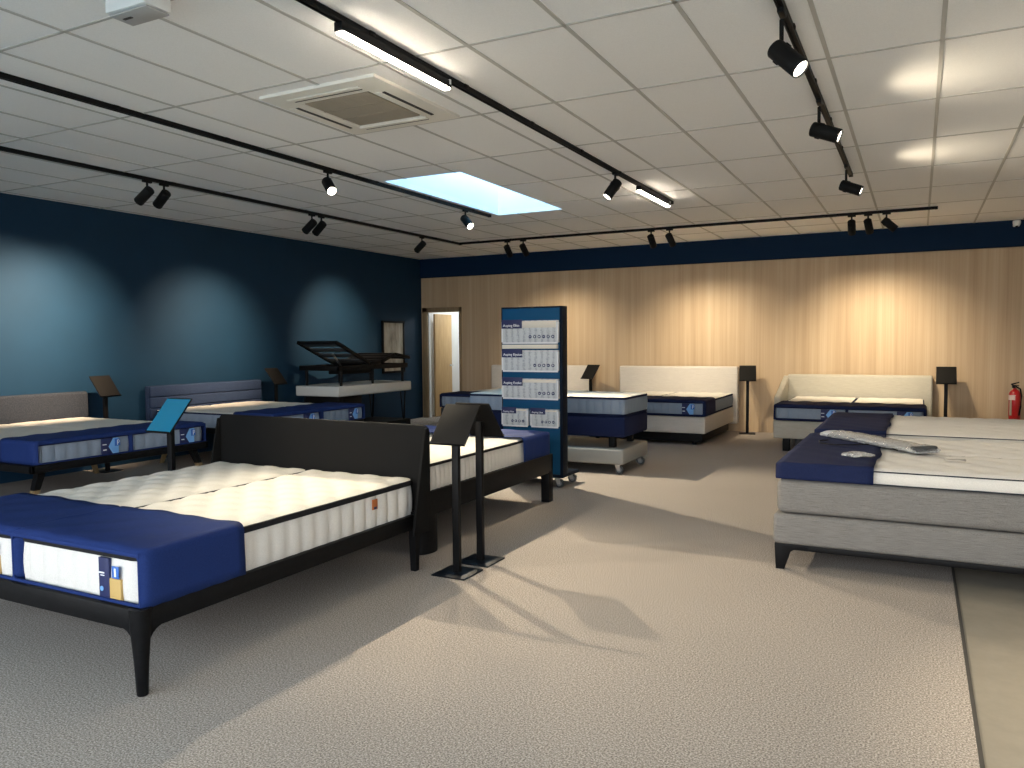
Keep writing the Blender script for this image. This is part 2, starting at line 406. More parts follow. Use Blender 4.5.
def mattress(label, loc, rot, L, W, h, side, top, tape, pitch=.11, strip=None, tuft=.24, group=None, name='mattress', tape_h=.022, qh=.009, corner=.07):
    t = thing(name, label, 'mattress', loc, rot, group)
    r = corner; zt = h - .018; W = W - .014
    # quilted border
    P = rrect(L, W, r, pitch / 5); s = 0.; secs = []
    per = [0.]
    for a, b in zip(P, P[1:] + P[:1]): per.append(per[-1] + math.hypot(b[0] - a[0], b[1] - a[1]))
    tot = per[-1]; nch = max(1, round(tot / pitch))
    for (x, y, nx, ny), s in zip(P, per):
        ph = abs(math.sin(PI * s * nch / tot)) ** .45
        sec = []
        for k in range(7):
            u = k / 6; bul = .012 * math.sin(PI * u) * (.35 + .65 * ph) + .011 * (ph - 1)
            sec.append((x + nx * bul, y + ny * bul, tape_h * .5 + u * (zt - tape_h)))
        secs.append(sec)
    G().loft(secs, closed_path=True).obj('quilted_border', side, t, world=False)
    # binding tapes
    for z, nm in ((0, 'binding'), (zt - tape_h, 'binding')):
        prof = [(-.01, 0), (.006, .001), (.009, tape_h * .5), (.006, tape_h), (-.01, tape_h)]
        Q = rrect(L, W, r, .1)
        G().loft([[(x + nx * o, y + ny * o, z + q) for o, q in prof] for x, y, nx, ny in Q], closed_path=True, closed_prof=True).obj(nm, tape, t, world=False)
    # pillowy top and flat underside
    nu, nv = max(8, int(L / .035)), max(6, int(W / .035)); rows = []
    for i in range(nu + 1):
        row = []
        for k in range(nv + 1):
            x = L * i / nu; y = W * (k / nv - .5)
            cx = min(max(x, r), L - r); cy = min(max(y, -W / 2 + r), W / 2 - r)
            dx, dy = x - cx, y - cy; dd = math.hypot(dx, dy)
            if dd > r and dx and dy: x, y = cx + dx * r / dd, cy + dy * r / dd
            e = min(x, L - x, y + W / 2, W / 2 - y); e = max(e, 0.)
            fall = 1 - max(0., 1 - e / .05) ** 2
            q = abs(math.sin(PI * (x + y) / tuft) * math.sin(PI * (x - y) / tuft)) ** .5
            row.append((x, y, zt - .004 + .016 * fall + qh * (q - .5) * min(1, e / .06)))
        rows.append(row)
    G().loft(rows).obj('top_panel', top, t, world=False)
    G().poly([(x, y, .002) for x, y, _, _ in rrect(L, W, r, .3)][::-1]).obj('underside', tape, t, world=False)
    if strip:
        y0 = -W / 2 + .12; f = -.017; zb, zz = tape_h, zt - tape_h
        hgt = zz - zb
        if strip == 'gold':
            a = G().box(f - .004, f + .012, y0 + .075, y0 + .145, zb, zz, .002).obj('label_strip', M['label_navy'], t, world=False)
            G().box(f - .003, f + .012, y0, y0 + .075, zb, zb + hgt * .58, .002).obj('tan_strip', M['gold'], t, world=False)
            b = G().box(f - .008, f - .003, y0 + .005, y0 + .05, zb + hgt * .60, zb + hgt * .86, .001).obj('fabric_tag', M['label_blue'], t, world=False)
            G().box(f - .010, f - .008, y0 + .02, y0 + .032, zb + hgt * .64, zb + hgt * .82).obj('lettering', M['label_white'], b, world=False)
            G().cyl((f - .004, y0 + .125, zb + hgt * .33), (f - .0065, y0 + .125, zb + hgt * .33), .011).obj('mark', M['label_pale'], a, world=False)
            g = G(); g.box(f - .0065, f - .004, y0 + .105, y0 + .14, zb + hgt * .66, zb + hgt * .69); g.box(f - .0065, f - .004, y0 + .105, y0 + .13, zb + hgt * .61, zb + hgt * .63)
            g.obj('lettering', M['label_white'], a, world=False)
        else:
            a = G().box(f - .004, f + .012, y0 + .04, y0 + .19, zb, zz, .002).obj('label_strip', M['label_navy'], t, world=False)
            g = G(); g.prism([(y0 + .02, zb + .002), (y0 + .075, zb + .002), (y0 + .125, zb + hgt * .5), (y0 + .075, zz - .002), (y0 + .02, zz - .002)], 'x', f - .006, f - .004)
            g.obj('chevron', M['label_pale'], a, world=False)
            b = G().box(f - .009, f - .006, y0 + .005, y0 + .06, zb + hgt * .5, zb + hgt * .92, .001).obj('fabric_tag', M['label_blue'], t, world=False)
            g = G(); g.box(f - .0065, f - .004, y0 + .145, y0 + .185, zb + hgt * .62, zb + hgt * .67); g.box(f - .0065, f - .004, y0 + .145, y0 + .18, zb + hgt * .30, zb + hgt * .36)
            g.obj('lettering', M['label_white'], a, world=False)
            g = G(); g.box(f - .011, f - .009, y0 + .03, y0 + .036, zb + hgt * .56, zb + hgt * .86)
            g.loft([[(f - .011, y0 + .03 - .012 * math.sin(a_) , zb + hgt * .77 + .012 * math.cos(a_)), (f - .0115, y0 + .03 - .017 * math.sin(a_), zb + hgt * .77 + .017 * math.cos(a_))] for a_ in [PI * i / 8 for i in range(9)]])
            g.obj('lettering', M['label_white'], b, world=False)
    return t

def cover(label, loc, rot, W, h, depth, mat, group=None, zlow=.02, side=(True, True), win=(.03, .03, .04, .03), window=True):
    """navy foot protector: top sheet with side flaps and a foot face with a window. local frame of its mattress"""
    t_o = .020; hw = W / 2 + t_o; zt = h + .010; r = .035
    g = G(); nx = 12
    prof = []
    z0L = zlow if side[0] else zt - .05; z0R = zlow if side[1] else zt - .05
    for k in range(5): prof.append((-hw, z0L + (zt - r - z0L) * k / 5))
    for k in range(6): a = PI - PI / 2 * k / 5; prof.append((-hw + r + r * math.cos(a), zt - r + r * math.sin(a)))
    for k in range(1, 24): prof.append((-hw + r + (2 * hw - 2 * r) * k / 24, zt))
    for k in range(6): a = PI / 2 - PI / 2 * k / 5; prof.append((hw - r + r * math.cos(a), zt - r + r * math.sin(a)))
    for k in range(1, 6): prof.append((hw, zt - r - (zt - r - z0R) * k / 5))
    secs = []
    for i in range(nx + 1):
        u = i / nx; sec = []
        for j, (y, z) in enumerate(prof):
            x = -.024 + (depth + .024) * u
            if i == 0: y2, z2 = y * (1 - .014 / hw), min(z, zt - .012)
            else:
                y2, z2 = y, z
                if z > zt - .001: z2 = z + .0035 * math.sin(7 * y + 3 * u) * math.sin(PI * u) + .003 * math.sin(23 * y + 11 * u)
                else: y2 = y + (1 if y > 0 else -1) * .005 * (.5 + .5 * math.sin(26 * u + 15 * z))
            x += (.012 * math.sin(4.3 * y + 1) + .006 * math.sin(11 * y)) * u
            sec.append((x, y2, z2))
        secs.append(sec)
    g.loft(secs)
    # foot face: rounded frame round the window
    hy = hw - .014; zt2 = zt - .012
    if window:
        wl, wr, wt, wb = win
        def loop(y0, y1, z0, z1, rr):
            o = []
            for cy, cz, a0 in ((y1 - rr, z1 - rr, 0), (y0 + rr, z1 - rr, PI / 2), (y0 + rr, z0 + rr, PI), (y1 - rr, z0 + rr, 1.5 * PI)):
                for i in range(5): a = a0 + PI / 2 * i / 4; o.append((cy + rr * math.cos(a), cz + rr * math.sin(a)))
            return o
        A = loop(-hy, hy, zlow, zt2, .004); B = loop(-hy + wr, hy - wl, zlow + wb, zt2 - wt, .018)
        prof4 = [(-.024, 0), (-.026, .35), (-.026, .8), (-.019, 1)]
        g.loft([[(x, a[0] + (b[0] - a[0]) * u, a[1] + (b[1] - a[1]) * u) for x, u in prof4] for a, b in zip(A, B)], closed_path=True)
    else:
        g.poly([(-.024, -hy, zlow), (-.024, hy, zlow), (-.024, hy, zt2), (-.024, -hy, zt2)])
    me = g.obj('foot_protector', mat, None, solid=.0015)
    me.location = loc; me.rotation_euler = (0, 0, rot)
    return tag(me, label, 'mattress protector', group)

R90, R180 = PI / 2, PI
# ------------------------------------------------------------------ front black bed
AX0, AX1, AY0, AY1 = -4.81, -2.94, 2.19, 4.33
t = thing('bed', 'black wooden bed with tapered legs and winged graphite headboard, nearest the camera', 'bed', ((AX0 + AX1) / 2, (AY0 + AY1) / 2, 0))
RZ0, RZ1 = .288, .386
for nm, (a, b, c, d_) in {'side_rail': (AX1 - .045, AX1, AY0 + .02, AY1), 'side_rail.001': (AX0, AX0 + .045, AY0 + .02, AY1)}.items():
    G().box(a, b, c, d_, RZ0, RZ1, .012).obj('side_rail', M['black_wood'], t)
G().box(AX0, AX1, AY0, AY0 + .045, RZ0, RZ1, .012).obj('foot_rail', M['black_wood'], t)
G().box(AX0 + .04, AX1 - .04, AY0 + .04, AY1, .30, .335).obj('slatted_base', M['black'], t)
def round_leg(x, y, sx, sy):
    g = G(); secs = []
    for z, r in ((0, .021), (.004, .024), (.15, .031), (.25, .039), (.30, .044), (.386, .046)):
        f = 1.0
        secs.append([(x + r * math.cos(a), y + r * math.sin(a), z) for a in [2 * PI * k / 20 for k in range(20)]])
    g.loft(secs, closed_prof=True, caps=True)
    arc = [(0, .29)] + [(.055 * (1 - math.cos(a)) - .0, .29 - .055 * (1 - math.sin(a))) for a in [PI / 2 * k / 6 for k in range(6, -1, -1)]]
    # small webs that flow the leg into both rails
    for ax in ('x', 'y'):
        pts = [(0, .30), (.11, .30)] + [(.11 - .085 * math.sin(a), .215 + .085 * math.cos(a) - .011) for a in [PI / 2 * k / 6 for k in range(7)]] + [(0, .2)]
        if ax == 'y': g.prism([(x + sx * (p - .0), q) for p, q in pts], 'y', y - .018, y + .018)
        else: g.prism([(y + sy * p, q) for p, q in pts], 'x', x - .018, x + .018)
    return g
ins = .032
for x, y, sx, sy in ((AX1 - ins, AY0 + ins, -1, 1), (AX0 + ins, AY0 + ins, 1, 1)): round_leg(x, y, sx, sy).obj('leg', M['black_wood'], t)
for x in (AX1 - .03, AX0 + .03):
    G().loft([[(x - s, AY1 - .03 - s, z), (x + s, AY1 - .03 - s, z), (x + s, AY1 - .03 + s, z), (x - s, AY1 - .03 + s, z)] for z, s in ((0, .02), (.30, .028), (.40, .03))], closed_prof=True, caps=True).obj('leg', M['black_wood'], t)
hx0, hx1 = -4.80, -2.875
g = G(); cr = .05
pts = [(hx0, .27), (hx1, .27)] + [(hx1 - cr + cr * math.sin(a), .975 - cr + cr * math.cos(a)) for a in [PI / 2 * (1 - k / 5) for k in range(6)]] + [(hx0 + cr - cr * math.sin(a), .985 - cr + cr * math.cos(a)) for a in [PI / 2 * k / 5 for k in range(6)]]
g.prism(pts, 'y', AY1, AY1 + .03, .004)
hb = g.obj('headboard', M['graphite'], t)
for x0, x1 in ((hx0, hx0 + .014), (hx1 - .022, hx1)):
    G().prism([(AY1 + .004, .955), (AY1 + .004, .27), (AY1 - .17, .27), (AY1 - .02, .955)], 'x', x0, x1, .005).obj('wing', M['graphite'], hb)
mz = .337; mh = .60 - mz + .028
mL, mW = 2.075, .905
yA = AY0 + .052
for xc, lb, cl in ((-3.42, 'cream quilted mattress with black binding on the winged black bed, nearer the paired stands', 'navy foot protector over the near corner of the front black bed, tan strip showing'),
                   (-4.332, 'cream quilted mattress on the winged black bed, half farther from the paired stands', 'navy foot protector on the front black bed, running out of the left edge')):
    m = mattress(lb, (xc, yA, mz), R90, mL, mW, mh, M['cream_side'], M['cream_top'], M['tape_black'], .112, 'gold', .25, 'mattresses on the front black bed', tape_h=.032, qh=.022)
    if xc > -4: 
        o = G().box(1.58, 1.63, -mW / 2 - .024, -mW / 2 - .018, .165, .228, .001).obj('fabric_tag', M['orange'], m, world=False)
        G().box(1.592, 1.618, -mW / 2 - .026, -mW / 2 - .024, .168, .182).obj('lettering', M['label_navy'], o, world=False)
    cover(cl, (xc, yA, mz), R90, mW, mh, .56, M['navy'], 'foot protectors on the front black bed', zlow=.045, win=(.006, .010, .024, .018))

# ------------------------------------------------------------------ second black bed, head to head with the first
BX0, BX1, BY0, BY1 = -4.98, -3.085, 4.50, 6.80
t = thing('bed', 'black bed with square legs standing head to head behind the front bed', 'bed', ((BX0 + BX1) / 2, (BY0 + BY1) / 2, 0))
for x0, x1 in ((BX1 - .04, BX1), (BX0, BX0 + .04)): G().box(x0, x1, BY0 + .1, BY1, .28, .455, .006).obj('side_rail', M['black_wood'], t)
G().box(BX0, BX1, BY1 - .04, BY1, .28, .455, .006).obj('foot_rail', M['black_wood'], t)
G().box(BX0 + .035, BX1 - .035, BY0 + .12, BY1 - .035, .36, .40).obj('slatted_base', M['black'], t)
for x in (BX1 - .082, BX0): G().box(x, x + .082, BY1 - .10, BY1 - .003, 0, .30, .004).obj('leg', M['black_wood'], t)
for x in (BX1 - .10, BX0 + .10):
    G().loft([[(x + .085 * math.cos(a), 4.735 + .12 * math.sin(a), z) for a in [2 * PI * k / 28 for k in range(28)]] for z in (0, .006, .40)], closed_prof=True, caps=True).obj('leg', M['black_wood'], t)
g = G(); g.box(BX0 - .02, BX1 - .03, BY0, BY0 + .07, .30, .92, .02, 3); g.obj('headboard', M['black_wood'], t)
for xc, lb, cl in ((-3.565, 'cream mattress on the second black bed, half showing its long side behind the stands', 'blue foot protector hanging over the near corner of the second black bed'),
                   (-4.485, 'cream mattress on the second black bed, half hidden behind the graphite headboard', 'blue foot protector on the second black bed, half hidden behind the stands')):
    mattress(lb, (xc, BY1 - .055, .402), -R90, 2.10, .905, .262, M['cream_side'], M['cream_top'], M['tape_black'], .06, None, .23, 'mattresses on the second black bed', tape_h=.02)
    cover(cl, (xc, BY1 - .055, .402), -R90, .905, .262, .57, M['navy'], 'foot protectors on the second black bed', zlow=.056, win=(.022, .02, .034, .03))

# ------------------------------------------------------------------ two beds along the blue wall
def wall_bed(label, y0, y1, head, xfoot=-6.76):
    t = thing('bed', label, 'bed', ((xfoot - 8.85) / 2, (y0 + y1) / 2, 0))
    xh = -8.83
    for a, b in ((y0, y0 + .04), (y1 - .04, y1)): G().box(xh, xfoot, a, b, .415, .485, .01).obj('side_rail', M['black_wood'], t)
    G().box(xfoot - .04, xfoot, y0, y1, .415, .485, .01).obj('foot_rail', M['black_wood'], t)
    G().box(xh, xfoot - .03, y0 + .03, y1 - .03, .44, .465).obj('slatted_base', M['black'], t)
    for x, y, sx, sy in ((xfoot - .10, y0 + .14, .3, -1), (xfoot - .10, y1 - .14, .3, 1), (xh + .2, y0 + .14, -.3, -1), (xh + .2, y1 - .14, -.3, 1)):
        def sec(z): 
            k = (.43 - z) * .38; s = .034 - .014 * (.43 - z) / .43
            return [(x + sx * k + a * s, y + sy * k + b * s, z) for a, b in ((-1, -1), (1, -1), (1, 1), (-1, 1))]
        l = G().loft([sec(.43), sec(.26)], closed_prof=True, caps=True).obj('leg', M['black_wood'], t)
        G().loft([sec(.26), sec(0)], closed_prof=True, caps=True).obj('leg_tip', M['brown_tip'], l)
    if head == 'felt':
        G().box(-8.95, -8.84, y0 - .04, y1 + .07, .25, .975, .035, 4).obj('headboard', M['grey_uph'], t)
    else:
        hh = G().box(-8.95, -8.89, y0 - .03, y1 + .18, .25, .985, .008).obj('headboard', M['blue_uph'], t)
        for k in range(5):
            z = .26 + k * .145
            G().box(-8.90, -8.85, y0 - .02, y1 + .17, z, z + .143, .022, 4).obj('channel', M['blue_uph'], hh)
    return t
wall_bed('dark bed with charcoal felt headboard against the blue wall', 4.05, 5.95, 'felt')
wall_bed('dark bed with channelled slate blue headboard against the blue wall', 6.90, 8.66, 'ribbed')
WZ, WH = .467, .218
wm = {}
for yc, W, key, lb, cl in ((4.575, .925, 'c', 'pale mattress on the charcoal headboard bed, half nearer the left edge', 'navy foot protector on the charcoal headboard bed, half nearer the left edge'),
                      (5.475, .885, 'c', 'pale mattress on the charcoal headboard bed, half beside the blue sheet stand', 'navy foot protector on the charcoal headboard bed, half behind the blue sheet stand'),
                      (7.345, .845, 'd', 'pale mattress on the slate blue headboard bed, half nearer the blue sheet stand', 'navy foot protector on the slate blue headboard bed, near half'),
                      (8.215, .845, 'd', 'pale mattress on the slate blue headboard bed, half nearer the white display table', 'navy foot protector on the slate blue headboard bed, half nearer the display table')):
    gp = 'mattresses on the charcoal headboard bed' if key == 'c' else 'mattresses on the slate blue headboard bed'
    mattress(lb, (-6.79, yc, WZ), R180, 2.04, W, WH, M['grey_side'], M['cream_top'], M['tape_navy'], .115, 'chevron', .23, gp, tape_h=.02, corner=.05)
    cover(cl, (-6.79, yc, WZ), R180, W, WH, .50 if key == 'c' else .62, M['navy_dark'] if False else M['navy'], gp.replace('mattresses', 'foot protectors'), zlow=.021, win=(.016, .012, .028, .012))

# ------------------------------------------------------------------ information stands
def stand(label, loc, rot, sheet_mat, z=1.11):
    t = thing('information_stand', label, 'display stand', loc, rot, 'black information stands by the beds')
    G().box(-.125, .125, -.125, .125, 0, .009, .002).obj('base_plate', M['base_plate'], t, world=False)
    dz = z - 1.11
    G().box(-.024, .024, -.018, .018, .009, .975 + dz, .003).obj('pole', M['black_metal'], t, world=False)
    A, B = Vector((0, .098, 1.108 + dz)), Vector((0, -.108, .868 + dz)); ln = (B - A).length
    ang = math.atan2(A.z - B.z, A.y - B.y)
    m = Matrix.Translation((A + B) / 2) @ Matrix.Rotation(ang, 4, 'X')
    s = G().box(-.132, .132, -ln / 2, ln / 2, -.006, .006, .002, mat=m).obj('sheet_holder', sheet_mat if sheet_mat is not M['blue_print'] else M['panel_black'], t, world=False)
    G().box(-.132, .132, -ln / 2 - .004, -ln / 2, -.006, .018, .001, mat=m).obj('lip', M['black_metal'], s, world=False)
    if sheet_mat is M['blue_print']:
        G().box(-.128, .128, -ln / 2 + .002, ln / 2 - .012, .0062, .0085, .0, mat=m).obj('blue_sheet', sheet_mat, s, world=False)
    return t
stand('black stand facing the front bed, the nearer of the back to back pair', (-2.68, 4.37, 0), 0, M['panel_black'])
stand('black stand turned to the second bed, the farther of the back to back pair', (-2.685, 4.69, 0), PI, M['panel_black'])
stand('black stand with blue sheet between the front bed and the charcoal headboard bed', (-5.045, 4.085, 0), 0, M['blue_print'])
stand('black stand at the blue wall beside the charcoal felt headboard', (-8.70, 6.13, 0), R90, M['panel_black'], 1.155)
stand('black stand at the blue wall between slate blue headboard and white display table', (-8.70, 8.97, 0), R90, M['panel_black'], 1.155)
stand('black stand at the oak wall behind the mattress trolley', (-5.16, 13.0, 0), -.28, M['panel_black'])
stand('black stand at the oak wall beside the bare right end of the cream headboard', (-2.46, 13.1, 0), .2, M['panel_black'])
stand('black stand at the oak wall between the sand headboard and the fire extinguisher', (.37, 13.1, 0), .0, M['panel_black'])

# ------------------------------------------------------------------ display table with adjustable bed base
t = thing('display_table', 'white slab display table on black hairpin legs in the blue corner', 'table', (-8.32, 10.43, 0))
G().box(-8.76, -7.89, 9.45, 11.40, .70, .86, .02, 3).obj('slab', M['slab'], t)
G().box(-8.74, -7.93, 9.55, 11.42, 0, .2, .008).obj('plinth', M['black'], t)
for x, y in ((-7.98, 11.28), (-8.66, 11.28), (-7.98, 9.60), (-8.66, 9.60)):
    g = G(); g.tube([(x - .06, y, .70), (x - .015, y, .22), (x, y, .205), (x + .015, y, .22), (x + .04, y, .70)], .009); g.tube([(x, y + .05, .70), (x, y, .21)], .009)
    g.obj('hairpin_leg', M['black_metal'], t)
G().box(-8.7, -8.0, 9.6, 10.15, .2, .70, .006).obj('under_slab_box', M['black'], t)  # black box filling the dark region under the slab's near half
t = thing('adjustable_bed_base', 'black adjustable slatted bed base with raised head section on the white display table', 'bed base', (-8.32, 10.43, .86))
bx0, bx1 = -8.72, -7.93
for x in (bx0, bx1 - .03): G().box(x, x + .03, 9.5, 11.36, 1.10, 1.18, .004).obj('frame_rail', M['black_metal'], t)
for y in (9.5, 10.4, 11.33): G().box(bx0, bx1, y, y + .03, 1.10, 1.175, .004).obj('cross_bar', M['black_metal'], t)
for x, y in ((bx0 + .05, 9.62), (bx1 - .05, 9.62), (bx0 + .05, 11.26), (bx1 - .05, 11.26), (bx1 - .05, 10.42), (bx0 + .05, 10.42)): G().cyl((x, y, .86), (x, y, 1.13), .022, .028, 14).obj('leg', M['black_metal'], t)
def slant(name, y0, z0, y1, z1, nsl, hw_=.022):
    g = G(); v = Vector((0, y1 - y0, z1 - z0)); L = v.length; a = math.atan2(v.z, v.y)
    m = Matrix.Translation((0, y0, z0)) @ Matrix.Rotation(a, 4, 'X')
    for x in (bx0 + .0, bx1 - .035): g.box(x, x + .05, 0, L, -.026, .026, .006, mat=m)
    for k in (0, L - .035): g.box(bx0, bx1, k, k + .045, -.024, .024, .006, mat=m)
    o = g.obj(name, M['black_metal'], t)
    for k in range(nsl):
        yy = L * (k + .5) / nsl
        G().box(bx0 + .02, bx1 - .02, yy - hw_, yy + hw_, -.006, .012, .003, mat=m).obj('slat', M['rubber'] if name == 'head_section' else M['black_wood'], o)
    return o
slant('head_section', 9.46, 1.545, 10.28, 1.20, 4, .062)
slant('seat_section', 10.30, 1.195, 10.58, 1.21, 2, .05)
slant('thigh_section', 10.60, 1.215, 10.98, 1.335, 3, .055)
slant('foot_section', 11.0, 1.335, 11.42, 1.27, 3, .06)
G().box(bx0 + .25, bx1 - .25, 9.9, 10.7, 1.03, 1.11, .01).obj('motor', M['black'], t)
G().cyl((-8.33, 10.1, 1.1), (-8.33, 9.85, 1.36), .016, None, 12).obj('lift_arm', M['steel'], t)

t = thing('framed_picture', 'dark framed beige picture on the blue wall above the adjustable bed base', 'picture', (-8.97, 12.38, 1.0))
g = G(); y0, y1, z0, z1 = 12.03, 12.74, .95, 1.95
g.box(-8.995, -8.955, y0, y0 + .04, z0, z1, .004); g.box(-8.995, -8.955, y1 - .04, y1, z0, z1, .004); g.box(-8.995, -8.955, y0, y1, z0, z0 + .04, .004); g.box(-8.995, -8.955, y0, y1, z1 - .04, z1, .004)
g.obj('frame', M['black_wood'], t); G().box(-8.99, -8.972, y0 + .035, y1 - .035, z0 + .035, z1 - .035).obj('canvas', M['canvas'], t)

# ------------------------------------------------------------------ mattress on boxspring on a trolley
def castor(x, y, par, r=.05, swivel=.02):
    c = G().box(x - .03, x + .03, y - .022, y + .022, r * 1.75, r * 2 + .012, .003).obj('castor', M['steel'], par)
    G().prism([(x - .028, r * 1.9), (x + .028, r * 1.9), (x + swivel + .015, r * .8), (x + swivel - .015, r * .8)], 'y', y - .027, y - .021).obj('fork', M['steel'], c)
    G().prism([(x - .028, r * 1.9), (x + .028, r * 1.9), (x + swivel + .015, r * .8), (x + swivel - .015, r * .8)], 'y', y + .021, y + .027).obj('fork', M['steel'], c)
    G().cyl((x + swivel, y - .017, r), (x + swivel, y + .017, r), r, None, 22, True, .006).obj('wheel', M['rubber'], c)
    G().cyl((x + swivel, y - .0185, r), (x + swivel, y + .0185, r), r * .62, None, 18).obj('hub', M['castor'], c)
TX0, TX1, TY0, TY1 = -5.01, -2.955, 8.44, 9.36
t = thing('trolley', 'light grey wooden trolley on castors carrying the navy bed base', 'trolley', ((TX0 + TX1) / 2, (TY0 + TY1) / 2, 0))
G().box(TX0, TX1, TY0, TY1, .112, .295, .03, 3).obj('deck', M['trolley'], t)
for x in (TX1 - .09, TX0 + .09):
    for y in (TY0 + .07, TY1 - .08): castor(x, y, t)
t = thing('box_spring', 'narrow navy box spring on black legs standing on the grey trolley', 'box spring', ((TX0 + TX1) / 2, (TY0 + TY1) / 2, .295))
G().box(TX0, TX1 + .01, TY0 + .02, TY1 - .04, .425, .665, .025, 3).obj('base', M['navy_dark'], t)
for x in (TX1 - .22, TX0 + .16):
    for y in (TY0 + .12, TY1 - .18): G().box(x, x + .075, y, y + .075, .295, .43, .004).obj('leg', M['black'], t)
mattress('narrow mattress with navy binding on the navy box spring behind the display rack', (TX1 + .01, (TY0 + TY1) / 2 - .01, .667), R180, 2.05, .86, .232, M['grey_side'], M['cream_top'], M['tape_navy'], .10, None, .22, None, tape_h=.024, corner=.05)
# ------------------------------------------------------------------ boxspring beds along the oak wall
def oak_bed(label, xc, W, base_mat, yfoot, feet='plinth'):
    t = thing('bed', label, 'bed', (xc, (yfoot + 13.2) / 2, 0))
    G().box(xc - W / 2, xc + W / 2, yfoot + .01, 13.2, .18, .425, .02, 3).obj('box_base', base_mat, t)
    if feet == 'plinth':
        G().box(xc - W / 2 + .10, xc + W / 2 - .06, yfoot + .10, 13.1, .05, .18, .006).obj('plinth_frame', M['black'], t)
        for sx in (-1, 1):
            for y in (yfoot + .2, 13.0): G().cyl((xc + sx * (W / 2 - .2), y, 0), (xc + sx * (W / 2 - .2), y, .06), .03).obj('leg', M['black'], t)
    else:
        for sx in (-1, 1):
            for y in (yfoot + .12, 13.0): G().box(xc + sx * (W / 2 - .16) - .045, xc + sx * (W / 2 - .16) + .045, y - .045, y + .045, 0, .185, .006).obj('leg', M['black'], t)
    return t
GB = oak_bed('cream upholstered bed with flat cream headboard against the middle of the oak wall', -3.66, 1.92, M['beige_uph'], 11.22)
G().box(-4.70, -2.64, 13.22, 13.36, .14, 1.09, .03, 4).obj('headboard', M['beige_uph'], GB)
HB = oak_bed('sand upholstered bed with wide sloping sided headboard at the right of the oak wall', -.82, 1.86, M['sand_uph'], 11.15, 'leg')
hh = G().box(-1.86, .20, 13.2, 13.37, .14, .975, .035, 4).obj('headboard', M['sand_uph'], HB)
G().prism([(13.3, .955), (13.3, .30), (12.36, .30), (12.36, .655)], 'x', -1.93, -1.84, .02, 3).obj('wing', M['sand_uph'], hh)
G().cyl((-1.45, 11.45, .05), (-1.45, 11.45, .16), .06).obj('motor', M['rubber'], HB)
LB = oak_bed('cream upholstered bed half hidden behind the blue display rack at the oak wall', -6.22, 1.90, M['grey_uph'], 11.2)
G().box(-7.30, -5.26, 13.22, 13.36, .14, 1.09, .03, 4).obj('headboard', M['beige_uph'], LB)
for xs_, W, wh, zt_, key in (((-4.125, -3.18), .935, 'fully visible cream headboard bed', .66, 'beige'), ((-1.275, -.365), .905, 'sand headboard bed', .64, 'sand'), ((-6.69, -5.745), .935, 'bed behind the blue display rack', .66, 'hid')):
    for xc, sd in zip(xs_, ('door side half', 'extinguisher side half')):
        yf = {'beige': 11.22, 'sand': 11.15, 'hid': 11.2}[key]
        z0 = .427; hh_ = zt_ - z0
        mattress('mattress with navy binding on the %s, %s' % (wh, sd), (xc, yf, z0), R90, 2.0, W, hh_, M['grey_side'], M['cream_top'], M['tape_navy'], .12, 'chevron', .23, 'mattresses on the ' + wh, tape_h=.024, corner=.05)
        cover('dark navy foot protector on the %s, %s' % (wh, sd), (xc, yf, z0), R90, W, hh_, .62, M['navy_dark'], 'foot protectors on the ' + wh, zlow=.012, win=(.014, .02, .03, .022))

# ------------------------------------------------------------------ grey boxsprings at the right
def grey_box(label, y0, y1, nlab):
    t = thing('boxspring_bed', label, 'bed', (.3, (y0 + y1) / 2, 0))
    x0, x1 = -.84, 1.32
    G().box(x0, x1, y0 - .005, y1 + .005, .17, .374, .03, 4).obj('box_base', M['grey_linen'], t)
    G().box(x0 + .02, x1, y0, y1, .378, .603, .045, 5).obj('spring_box', M['grey_linen'], t)
    g = G(); g.box(x0 + .01, x1, y0 + .01, y0 + .05, .135, .172, .004); g.box(x0 + .01, x1, y1 - .05, y1 - .01, .135, .172, .004); g.box(x0 + .01, x0 + .05, y0 + .01, y1 - .01, .135, .172, .004)
    g.obj('frame', M['black_metal'], t)
    for x, s in ((x0 + .01, 1), (x1 - .01, -1)):
        for y, q in ((y0 + .008, 1), (y1 - .008, -1)):
            pts = [(x, .172), (x + s * .22, .172), (x + s * .2, .145), (x + s * .13, .14), (x + s * .10, .12), (x + s * .062, 0), (x + s * .008, 0)]
            G().prism(pts, 'y', min(y, y + q * .045), max(y, y + q * .045), .004).obj('leg', M['black_metal'], t)
    G().box(x1, x1 + .12, y0 - .04, y1 + .04, .12, 1.12, .04, 4).obj('headboard', M['grey_linen'], t)
    return t
grey_box('grey linen boxspring bed with tapered black feet in the right foreground', 5.385, 7.25, 1)
grey_box('grey linen boxspring bed behind the one with the plastic wrapped roll', 7.56, 9.38, 2)
tw = .915
for yc, nm, bd in ((5.855, 'nearer', 'front grey boxspring'), (6.785, 'farther', 'front grey boxspring'), (8.02, 'nearer', 'rear grey boxspring'), (8.925, 'farther', 'rear grey boxspring')):
    W_ = tw if 'front' in bd else .895
    mattress('thin white topper on the %s, %s half' % (bd, nm), (-.80, yc, .604), 0, 2.08, W_, .105, M['white_side'] if False else M['cream_top'], M['grey_top'], M['grey_uph'], .5, None, .30, 'toppers on the ' + bd, name='mattress_topper', tape_h=.007, qh=.02, corner=.05)
    cover('dark navy foot protector on the %s, %s half' % (bd, nm), (-.80, yc, .604), 0, W_, .105, .57, M['navy_dark'], 'foot protectors on the ' + bd, zlow=.004, win=(.01, .01, .02, .01))
